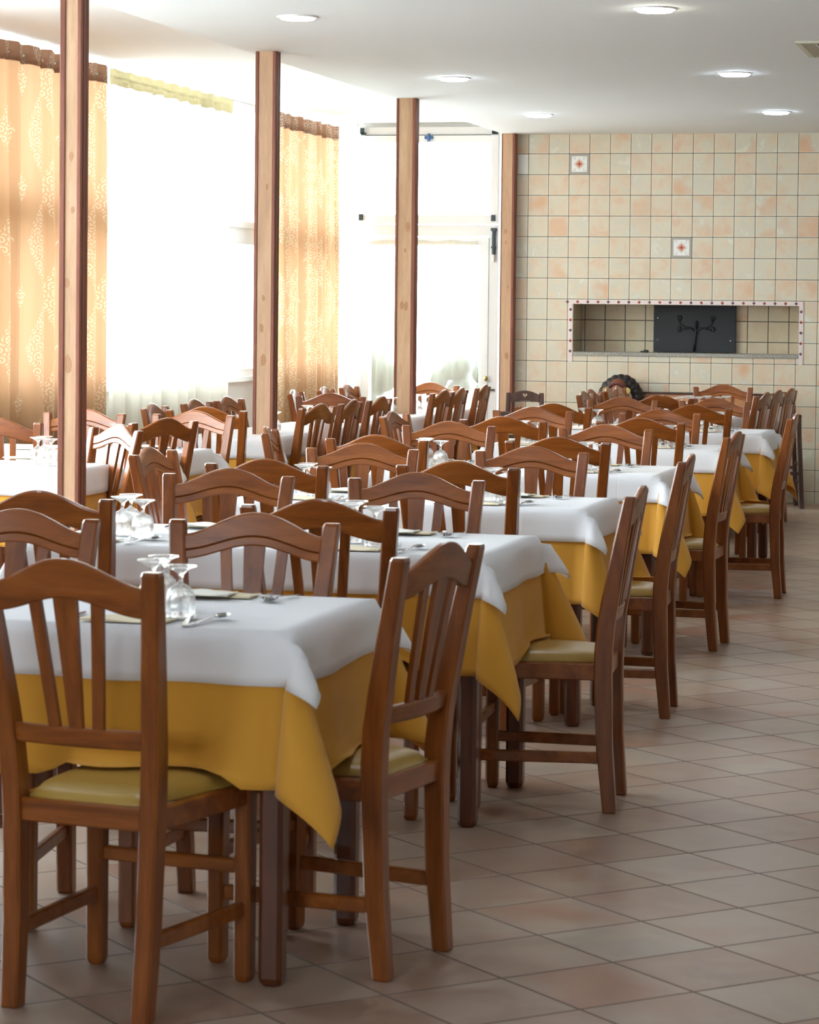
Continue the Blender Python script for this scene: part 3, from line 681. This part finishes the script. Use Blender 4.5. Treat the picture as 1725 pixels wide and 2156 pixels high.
# ------------------------------------------------------------------ tables and cloths
SEATS = [(x, y, R(rz)) for x, y, rz, _, _ in CH]
def seat_h(x, y):
    """height of a chair cushion under this point, else None"""
    for cx, cy, r in SEATS:
        dx, dy = x-cx, y-cy
        if abs(dx) > .5 or abs(dy) > .5: continue
        lx = dx*math.cos(r)+dy*math.sin(r); ly = -dx*math.sin(r)+dy*math.cos(r)
        if .0 < ly < .455 and abs(lx) < .225: 
            e = min(.455-ly, .225-abs(lx)); return .452+.032*min(1, max(0, e)/.05)
    return None
def cloth(x0, x1, y0, y1, z, h, seed, base, extra, step=.03, w=1.0):
    """one rectangular cloth over a table: flat top, waving sides, folded cone corners"""
    b = B(); rg = random.Random(seed)
    ph = [rg.uniform(0, 6.28) for _ in range(12)]; am = [rg.uniform(.6, 1.35) for _ in range(4)]
    cph = [rg.uniform(-.5, .5) for _ in range(4)]
    ru, rv = x1-x0, y1-y0
    def coords(a0, a1):
        L = a1-a0; n = max(4, int(round(L/.045))); m = max(4, int(round(h/.022)))
        lo = [a0-h+h*i/m for i in range(m)]; mid = [a0+L*i/n for i in range(n+1)]; hi = [a1+h*(i+1)/m for i in range(m)]
        return lo+mid+hi
    xs, ys = coords(x0, x1), coords(y0, y1)
    RB = .012
    def side(d, s, k, L):
        """drop d, position along side s -> (outward, down)"""
        f = math.sin(s*(12+2.1*k)+ph[k])*.55+math.sin(s*(25-2*k)+ph[k+4])*.28+.3*math.sin(s*4.1+ph[k+8])
        e = min(1, min(s, L-s)/.22) if L > .3 else 1; e = max(0, e)
        hb = .33
        out = base + extra + (d/hb)*(.034+.034*w*am[k]*f*(.3+.7*e)) 
        down = d
        if d < RB*2: out = base+extra*1.0-(RB*2-d)*.25; 
        return out, down
    def corner(a, c, ci):
        """the loose corner square: one soft fold leaning outward from the table corner"""
        r = math.hypot(a, c); th = math.atan2(c, a)/(PI/2)      # 0 = continues the x side, 1 = the y side
        psi = R(24+7*cph[ci]*2)*math.sin(PI*th)**.85
        az = PI/4+(th-.5)*PI/2*1.75+.5*cph[ci]*math.sin(PI*th)
        k = 1.18 if extra else .86
        return r*math.sin(psi)*math.cos(az)*k, r*math.sin(psi)*math.sin(az)*k, -r*math.cos(psi)
    verts = {}
    def pos(X, Y):
        a = max(x0-X, X-x1, 0); c = max(y0-Y, Y-y1, 0)
        sx = -1 if X < x0 else 1; sy = -1 if Y < y0 else 1
        # keep small wrinkles on the top
        if a == 0 and c == 0:
            e = min(X-x0, x1-X, Y-y0, y1-Y)
            dz = .0025*math.sin(X*9+ph[0])*math.sin(Y*11+ph[1])*min(1, e/.1)*.5
            crease = -.0 
            return X, Y, z+dz
        if a > 0 and c == 0:
            k = 0 if sx < 0 else 1; o, d = side(a, Y-y0, k, rv); return (x0-o if sx < 0 else x1+o), Y, z-d
        if c > 0 and a == 0:
            k = 2 if sy < 0 else 3; o, d = side(c, X-x0, k, ru); return X, (y0-o if sy < 0 else y1+o), z-d
        ci = (0 if sx < 0 else 1)+(0 if sy < 0 else 2)
        gx, gy, gz = corner(a, c, ci)
        r = math.hypot(a, c)
        # blend the cone start into the two side offsets
        s = 0 if sy < 0 else rv; ox, _ = side(min(r, h), s, 0 if sx < 0 else 1, rv)
        s2 = 0 if sx < 0 else ru; oy, _ = side(min(r, h), s2, 2 if sy < 0 else 3, ru)
        th = math.atan2(c, a)/(PI/2)
        bx = ox*(1-th)**1.0 + (base+extra)*.0; by = oy*th
        bx = ox*(math.cos(th*PI/2)) ; by = oy*(math.sin(th*PI/2)); gx += extra*1.3*math.sin(PI*th)**.5; gy += extra*1.3*math.sin(PI*th)**.5
        px_ = (x0 if sx < 0 else x1)+sx*(gx+bx); py_ = (y0 if sy < 0 else y1)+sy*(gy+by)
        return px_, py_, z+gz
    rows = []
    for Y in ys:
        row = []
        for X in xs:
            p = list(pos(X, Y))
            sh = seat_h(p[0], p[1])
            if sh is not None and p[2] < sh+.004+extra:
                ex = sh+.004+extra-p[2]
                a = max(x0-X, X-x1, 0); c = max(y0-Y, Y-y1, 0)
                sx = -1 if X < x0 else 1; sy = -1 if Y < y0 else 1
                if a >= c: p[0] += sx*ex*.5
                else: p[1] += sy*ex*.5
                p[2] = sh+.004+extra+.01*ex
            row.append(b.verts.new(p))
        rows.append(row)
    for j in range(len(ys)-1):
        for i in range(len(xs)-1):
            f = b.faces.new((rows[j][i], rows[j][i+1], rows[j+1][i+1], rows[j+1][i])); f.smooth = True
    return b
def solid(o, th):
    m = o.modifiers.new('thickness', 'SOLIDIFY'); m.thickness = th; m.offset = -1
    return o
ZT = .785
def table(x0, x1, y0, y1, name_, seed, hy=.33, hw=.115, legs=4, lx=.05):
    t = thing('dining_table', 'wooden dining table under the cloths, ' + name_, 'table', ((x0+x1)/2, (y0+y1)/2, 0), group='dining tables')
    W2, D2 = (x1-x0)/2, (y1-y0)/2
    b = B(); box(b, -W2, W2, -D2, D2, ZT-.035, ZT-.009, bev=.004); link_mesh('tabletop', b, 'table_wood', t)
    for sx in (-1, 1):
        for sy in (-1, 1):
            b = B(); cx, cy = sx*(W2-lx), sy*(D2-.055); s = .054
            loft(b, [sec8(cx, cy, z, s*k, s*k, .010) for z, k in ((0, .72), (.006, .9), (.018, 1), (.6, 1), (ZT-.036, 1))]); link_mesh('leg', b, 'table_wood', t)
    b = B(); ix, iy = W2-lx, D2-.055
    for s in (-1, 1):
        box(b, -ix+.028, ix-.028, s*iy-.011, s*iy+.011, ZT-.125, ZT-.036); box(b, s*ix-.011, s*ix+.011, -iy+.028, iy-.028, ZT-.125, ZT-.036)
    link_mesh('apron', b, 'table_wood', t)
    o = solid(link_mesh('yellow_tablecloth', cloth(x0, x1, y0, y1, ZT-.006, hy, seed, .004, 0), 'yellow'), .0012)
    tag(o, 'yellow tablecloth hanging below the white one, ' + name_, 'tablecloth', 'yellow tablecloths')
    o = solid(link_mesh('white_tablecloth', cloth(x0, x1, y0, y1, ZT, hw, seed, .004, .010, w=1.3), 'white'), .0012)
    tag(o, 'white overlay tablecloth, ' + name_, 'tablecloth', 'white overlay tablecloths')
TABLES = [(-3.03, -1.645, 5.53, 6.25, 'first aisle table, nearest camera'), (-3.03, -1.635, 7.42, 8.20, 'second aisle table'),
          (-3.03, -1.69, 9.36, 9.99, 'third aisle table'), (-3.03, -1.745, 11.43, 12.19, 'fourth aisle table'),
          (-3.03, -1.78, 13.69, 14.30, 'fifth aisle table'), (-3.03, -1.80, 15.70, 16.38, 'sixth aisle table'),
          (-2.98, -2.27, 17.62, 19.58, 'last table by the tiled wall'),
          (-5.6, -4.20, 10.75, 11.36, 'nearest window-side table at left edge'), (-5.55, -4.21, 12.14, 12.74, 'second window-side table behind the nearest pillar'),
          (-4.77, -4.24, 13.93, 16.02, 'long table around the second pillar'), (-4.79, -4.24, 16.62, 18.88, 'long table around the third pillar')]
for i, (x0, x1, y0, y1, nm) in enumerate(TABLES):
    table(x0, x1, y0, y1, nm, 20+i)

# ------------------------------------------------------------------ glasses
def make_glass():
    b = B()
    # upside-down stemmed goblet: rim on the cloth, foot on top
    outer = [(.0325, 0), (.0335, .012), (.034, .03), (.0335, .048), (.0295, .061), (.019, .071), (.0075, .077), (.0055, .083), (.0055, .093), (.0085, .100), (.018, .107), (.031, .1135), (.0365, .1155), (.0365, .118)]
    inner_top = [(.028, .1165), (.014, .110), (.0005, .1075)]
    prof = [(.0005, .068), (.016, .066), (.0265, .058), (.0318, .046), (.0324, .03), (.032, .012), (.031, 0)] + outer + inner_top
    lathe(b, prof, 20, close=False)
    for f in b.faces: f.smooth = True
    return link_mesh('upturned_glass', b, 'glass')
G0 = make_glass(); GN = [0]
def glass(x, y, lab, grp):
    if GN[0] == 0: o = G0
    else: o = G0.copy(); COL.objects.link(o)
    GN[0] += 1
    o.location = (x, y, ZT+.0035); o.rotation_euler = (0, 0, GN[0]*1.3)
    tag(o, lab, 'glass', grp)
def trio(cx, cy, where, n=3, s=1):
    P = [(-.045*s, .10, 'farthest'), (.07*s, -.11, 'nearest'), (-.035*s, .0, 'middle')][:n] if n <= 3 else None
    for dx, dy, w in P: glass(cx+dx, cy+dy, '%s upturned stemmed glass of the %s' % (w, where), 'upturned glasses on the tables')
for i, (lx, rx) in enumerate(((-2.70, -2.02), (-2.80, -2.075), (-2.77, -2.055), (-2.83, -2.09), (-2.83, -2.12), (-2.87, -2.14))):
    x0, x1, y0, y1, nm = TABLES[i]; ym = (y0+y1)/2-.09; o = ORD[i]
    trio(lx, ym, 'left-hand cluster on the %s aisle table' % o); trio(rx, ym, 'right-hand cluster on the %s aisle table' % o)
k = 0
for j, yy in enumerate((18.35, 18.62, 18.9)):
    for i, xx in enumerate((-2.72, -2.60, -2.47)):
        glass(xx+.02*j, yy+.05*i, 'upturned glass in the %s row, %s, on the last table by the tiled wall' % (('near', 'middle', 'far')[j], ('left', 'centre', 'right')[i]), 'upturned glasses on the tables')
trio(-4.45, 11.12, 'cluster on the window-side table at left edge'); trio(-4.60, 12.45, 'cluster behind the nearest pillar', 2)
trio(-4.48, 14.6, 'near cluster on the long table at second pillar', 2); trio(-4.50, 15.5, 'far cluster on the long table at second pillar', 2)
trio(-4.53, 17.45, 'near cluster on the long table at third pillar', 3); trio(-4.42, 17.95, 'far cluster on the long table at third pillar', 3)

# ------------------------------------------------------------------ place settings
def flat(bm, pts, z0, z1):
    lo = [bm.verts.new((x, y, z0)) for x, y in pts]; hi = [bm.verts.new((x, y, z1)) for x, y in pts]
    bm.faces.new(lo[::-1]); bm.faces.new(hi); n = len(pts)
    for i in range(n): bm.faces.new((lo[i], lo[(i+1) % n], hi[(i+1) % n], hi[i]))
def make_fork():
    b = B()
    def ribbon(pts):   # (y, halfwidth, z, x)
        secs = [[(x-w, y, z), (x+w, y, z), (x+w*.9, y, z+.0016), (x-w*.9, y, z+.0016)] for y, w, z, x in pts]; loft(b, secs)
    ribbon([(-.095, .004, .001, 0), (-.06, .0075, .002, 0), (0, .004, .006, 0), (.03, .0035, .009, 0), (.045, .011, .005, 0), (.056, .0125, .004, 0)])
    for k in range(4):
        x = (-1.5+k)*.0068; ribbon([(.054, .0022, .004, x), (.075, .0019, .006, x), (.096, .0010, .011, x)])
    return link_mesh('fork', b, 'steel', smooth=False)
def make_spoon():
    b = B(); secs = [[(-w, y, z), (w, y, z), (w*.9, y, z+.0016), (-w*.9, y, z+.0016)] for y, w, z in ((-.095, .004, .001), (-.06, .0075, .002), (0, .004, .006), (.045, .0035, .008), (.05, .006, .006))]; loft(b, secs)
    rows = []
    for j in range(9):
        f = j/8; y = .046+.055*f; w = .0195*math.sin(PI*min(.98, max(.06, f)))**.6
        rows.append([(w*u, y, .0015+.007*(u*u)+.003*abs(f-.5)) for u in (-1, -.6, -.2, .2, .6, 1)])
    vs = [[b.verts.new(p) for p in r_] for r_ in rows]
    for j in range(8):
        for i in range(5): b.faces.new((vs[j][i], vs[j][i+1], vs[j+1][i+1], vs[j+1][i]))
    return link_mesh('spoon', b, 'steel', smooth=True)
def make_knife():
    b = B(); flat(b, [(-.004, -.1), (.004, -.1), (.006, -.06), (.005, -.005), (-.005, -.005), (-.006, -.06)], .001, .0055)
    flat(b, [(-.005, -.005), (.006, -.005), (.009, .05), (.007, .085), (.001, .105), (-.005, .09)], .0015, .0028)
    return link_mesh('knife', b, 'steel')
def make_paper(w, d, mat, nm):
    b = B(); n = 8; rg = random.Random(5)
    rows = [[b.verts.new((-w/2+w*i/n, -d/2+d*j/n, .004+.003*math.sin(i*.9+j*.6)*(1 if 0 < i < n else .6))) for i in range(n+1)] for j in range(n+1)]
    for j in range(n):
        for i in range(n): b.faces.new((rows[j][i], rows[j][i+1], rows[j+1][i+1], rows[j+1][i]))
    r = bmesh.ops.extrude_face_region(b, geom=list(b.faces))
    for v_ in [g for g in r['geom'] if isinstance(g, bmesh.types.BMVert)]: v_.co.z = .0005
    return link_mesh(nm, b, mat, smooth=False)
P0 = {'fork': make_fork(), 'spoon': make_spoon(), 'knife': make_knife(), 'paper_sleeve': make_paper(.20, .11, 'paper', 'paper_sleeve'), 'paper_napkin': make_paper(.15, .10, 'paper_white', 'paper_napkin')}
used = set()
def put(kind, x, y, rz, lab, cat, grp, dz=0):
    o = P0[kind]
    if kind in used: o = o.copy(); COL.objects.link(o)
    used.add(kind); o.location = (x, y, ZT+.0035+dz); o.rotation_euler = (0, 0, rz); tag(o, lab, cat, grp)
def setting(x, y, facing, where, full=True):
    """facing +1: diner sits at the near side"""
    s = facing; j = random.uniform(-.06, .06)
    put('paper_sleeve', x-.03, y, j, 'beige paper sleeve at the ' + where, 'paper sleeve', 'paper sleeves on the tables')
    if s < 0: put('paper_napkin', x-.05, y-.045, j*2, 'white paper napkin at the ' + where, 'napkin', 'paper napkins on the tables', .0075)
    put('fork', x+.105, y+.01*s, (0 if s > 0 else PI)+R(12), 'steel fork at the ' + where, 'fork', 'forks on the tables')
    put('spoon', x+.145, y+.02*s, (0 if s > 0 else PI)+R(-8), 'steel spoon at the ' + where, 'spoon', 'spoons on the tables')
    if full: put('knife', x-.165, y, (0 if s > 0 else PI)+R(5), 'steel knife at the ' + where, 'knife', 'knives on the tables')
for i in range(6):
    x0, x1, y0, y1, nm = TABLES[i]; o = ORD[i]
    cx = [c for c in CH if ('the %s aisle table' % o) in c[3]]
    gx = {}
    for c in cx:
        for nm2 in ('near side, right', 'near side, left', 'far side, right', 'far side, left'):
            if nm2 in c[3]: gx[nm2] = c[0]
    for nm2, xx in gx.items():
        near = nm2.startswith('near')
        setting(xx+(.0 if near else .03), (y0+.085 if near else y1-.085), 1 if near else -1, '%s seat of the %s aisle table' % (nm2, o), True)
for k, (x, y, s, wh) in enumerate(((-4.9, 10.89, 1, 'left edge of the nearest window-side table'), (-4.62, 11.44, -1, 'far side of the nearest window-side table'), (-4.95, 12.26, 1, 'near side of the second window-side table'), (-4.45, 12.64, -1, 'far side of the second window-side table'))):
    setting(x, y, s, wh)

# ------------------------------------------------------------------ things by the tiled wall
# iron plate with a wrought tree, at the back of the niche
ip = thing('iron_oven_door', 'black iron plate with a branching relief in the wall niche', 'oven door', (-3.035, YB+ND-.03, NZ0))
w_, h_ = .335, .40
b = B(); box(b, -w_, w_, -.012, .0, .003, h_, bev=.003); link_mesh('plate', b, 'iron', ip)
b = B(); tube(b, [(.0, -.018, .01), (.005, -.02, .09), (.012, -.02, .17), (.018, -.02, .26)], [.012, .01, .012, .008], 8)
for s in (-1, 1):
    tube(b, [(.012, -.02, .17), (.012+s*.04, -.02, .20), (.012+s*.09, -.02, .205), (.012+s*.13, -.02, .235), (.012+s*.135, -.02, .27)], [.008, .008, .007, .006, .005], 7)
    tube(b, [(.012+s*.05, -.02, .203), (.012+s*.09, -.02, .19), (.012+s*.13, -.02, .185)], [.006, .006, .004], 7)
    for (x, z) in ((.012+s*.135, .28), (.012+s*.135, .19)):
        for a in range(5): ellipsoid(b, (x+.012*math.cos(a*1.256), -.018, z+.012*math.sin(a*1.256)), (.012, .006, .012), 8)
ellipsoid(b, (.015, -.02, .24), (.02, .01, .012), 8)
link_mesh('tree_relief', b, 'iron_relief', ip, smooth=True)
for x, z in ((-.30, .28), (-.30, .10), (.295, .10)):
    b = B(); ellipsoid(b, (x, -.014, z), (.008, .006, .008), 8); link_mesh('rivet', b, 'chrome', ip)
b = B(); box(b, -.02, .02, -.015, .015, 0, .02, bev=.005); box(b, -.045, -.01, -.012, .012, 0, .012, bev=.004)
tag(link_mesh('ember_lump', b, 'iron_relief', loc=(-3.40, YB+.2, NZ0)), 'small dark lump on the niche ledge left of iron plate', 'lump')
# wooden bench back under the niche
bn = thing('wooden_bench', 'low wooden bench back with dark top edge against the tiled wall', 'bench', (-2.95, 21.10, 0))
b = B(); box(b, -.50, .55, .03, .055, .10, .848, bev=.003); link_mesh('back_panel', b, 'bench_wood', bn)
b = B(); box(b, -.52, .57, .01, .075, .848, .862, bev=.002); link_mesh('top_edge', b, 'dark_wood', bn)
b = B(); box(b, -.50, .55, -.28, .03, .40, .435, bev=.004); link_mesh('bench_seat', b, 'bench_wood', bn)
for x in (-.47, .49):
    b = B(); box(b, x, x+.04, -.26, .05, 0, .40, bev=.003); link_mesh('leg', b, 'bench_wood', bn)
# carved head
hd = thing('carved_wooden_head', 'dark carved wooden head with curly hair and round ear discs by the tiled wall', 'sculpture', (-3.545, 21.02, .49))
b = B(); ellipsoid(b, (0, -.04, .34), (.088, .09, .14), 20)
ellipsoid(b, (0, -.135, .35), (.018, .03, .035), 10)       # nose
for s in (-1, 1): ellipsoid(b, (s*.035, -.12, .385), (.022, .014, .010), 10, 0)
ellipsoid(b, (0, -.115, .28), (.032, .02, .012), 10)
ellipsoid(b, (0, 0, .10), (.06, .06, .12), 12); ellipsoid(b, (0, 0, .03), (.15, .09, .05), 14)
link_mesh('face', b, 'skin_wood', hd, smooth=True)
b = B(); rg = random.Random(4)
for k in range(30):
    a = R(-30+240*(k % 15)/14); rr = (.13 if k < 15 else .115)*(1+.06*rg.random()); zz = .32+rr*math.sin(a)*1.1; xx = .01+rr*math.cos(a)*1.1
    ellipsoid(b, (xx, .04 if k < 15 else .02, zz), (.042, .05, .044), 10)
for k in range(8):
    ellipsoid(b, (.13+.012*math.sin(k), .03, .29-k*.028), (.036, .04, .032), 10)
    if k < 4: ellipsoid(b, (-.13, .03, .28-k*.028), (.034, .04, .032), 10)
link_mesh('curly_hair', b, 'hair', hd, smooth=True)
b = B(); tube(b, [(.088*math.cos(R(a)), -.105, .355+.085*math.sin(R(a))) for a in range(10, 171, 16)], .011, 8); link_mesh('red_headband', b, 'hair_red', hd, smooth=True)
for s in (-1, 1):
    b = B(); tube(b, [(s*.088, -.118, .385), (s*.088, -.102, .385)], .024, 16); tube(b, [(s*.088, -.124, .385), (s*.088, -.12, .385)], .012, 12); link_mesh('ear_disc', b, 'brass', hd)

# two dark rustic high chairs with rush seats
def make_high():
    t = thing('high_chair', 'x', 'high chair'); 
    for s in (-1, 1):
        b = B(); loft(b, [sec8(s*xx, yy, z, .034, .034, .005) for z, xx, yy in ((0, .165, -.03), (.57, .135, 0), (.86, .128, -.02))]); link_mesh('back_post', b, 'dark_wood', t)
        b = B(); loft(b, [sec8(s*xx, yy, z, .036, .036, .005) for z, xx, yy in ((0, .175, .29), (.57, .150, .25), (.70, .147, .25))]); link_mesh('front_leg', b, 'dark_wood', t)
        b = B(); bar(b, (s*.130, -.01, .705), (s*.148, .275, .710), .036, .024, .006); link_mesh('arm_rest', b, 'dark_wood', t)
        b = B(); bar(b, (s*.158, -.02, .20), (s*.168, .275, .19), .016, .024); bar(b, (s*.150, -.012, .34), (s*.160, .268, .33), .016, .024); link_mesh('side_rung', b, 'dark_wood', t)
    b = B(); bar(b, (-.155, .265, .27), (.155, .265, .27), .05, .026); link_mesh('foot_rest', b, 'dark_wood', t)
    b = B(); bar(b, (-.15, -.02, .30), (.15, -.02, .30), .016, .022); link_mesh('rear_rung', b, 'dark_wood', t)
    b = B(); box(b, -.13, .13, .0, .25, .50, .545, bev=.004); link_mesh('seat_frame', b, 'dark_wood', t)
    b = B(); n = 8; 
    rows = [[b.verts.new((-.128+.256*i/n, .0+.245*j/n, .548+.022*(1-abs(-1+2*i/n)**4)*(1-abs(-1+2*j/n)**4))) for i in range(n+1)] for j in range(n+1)]
    for j in range(n):
        for i in range(n): b.faces.new((rows[j][i], rows[j][i+1], rows[j+1][i+1], rows[j+1][i]))
    r = bmesh.ops.extrude_face_region(b, geom=list(b.faces))
    for v_ in [g for g in r['geom'] if isinstance(g, bmesh.types.BMVert)]: v_.co.z = .545
    link_mesh('rush_seat', b, 'rush', t, smooth=False)
    # crest board with a heart cut through
    b = B(); outer = []
    for i in range(21):
        u = -1+2*i/20; outer.append((u*.115, .845+.033*math.cos(u*PI/2)**1.0))
    for i in range(21):
        u = 1-2*i/20; outer.append((u*.115, .785-.0+.022*math.cos(u*PI/2)*.6))
    heart = []
    for i in range(28):
        a = 2*PI*i/28; heart.append((.0011*16*math.sin(a)**3*1.05, .842+.0011*(13*math.cos(a)-5*math.cos(2*a)-2*math.cos(3*a)-math.cos(4*a))))
    es = []
    for poly in (outer, heart):
        vs = [b.verts.new((x, -.018, z)) for x, z in poly]
        es += [b.edges.new((vs[i], vs[(i+1) % len(vs)])) for i in range(len(vs))]
    bmesh.ops.triangle_fill(b, use_beauty=True, use_dissolve=False, edges=es)
    r = bmesh.ops.extrude_face_region(b, geom=list(b.faces))
    for v_ in [g for g in r['geom'] if isinstance(g, bmesh.types.BMVert)]: v_.co.y += .02
    link_mesh('crest_board', b, 'dark_wood', t)
    return t
hc = make_high(); hc.location = (-4.17, 20.35, 0); hc.rotation_euler = (0, 0, R(187)); tag(hc, 'dark high chair with a heart cut in its back, left of the tiled wall', 'high chair', 'rustic high chairs')
dup(hc, (-2.275, 20.86, 0), R(192), 'dark high chair with rush seat by the tiled wall at the right edge', 'rustic high chairs')
print('objects', len(bpy.data.objects))
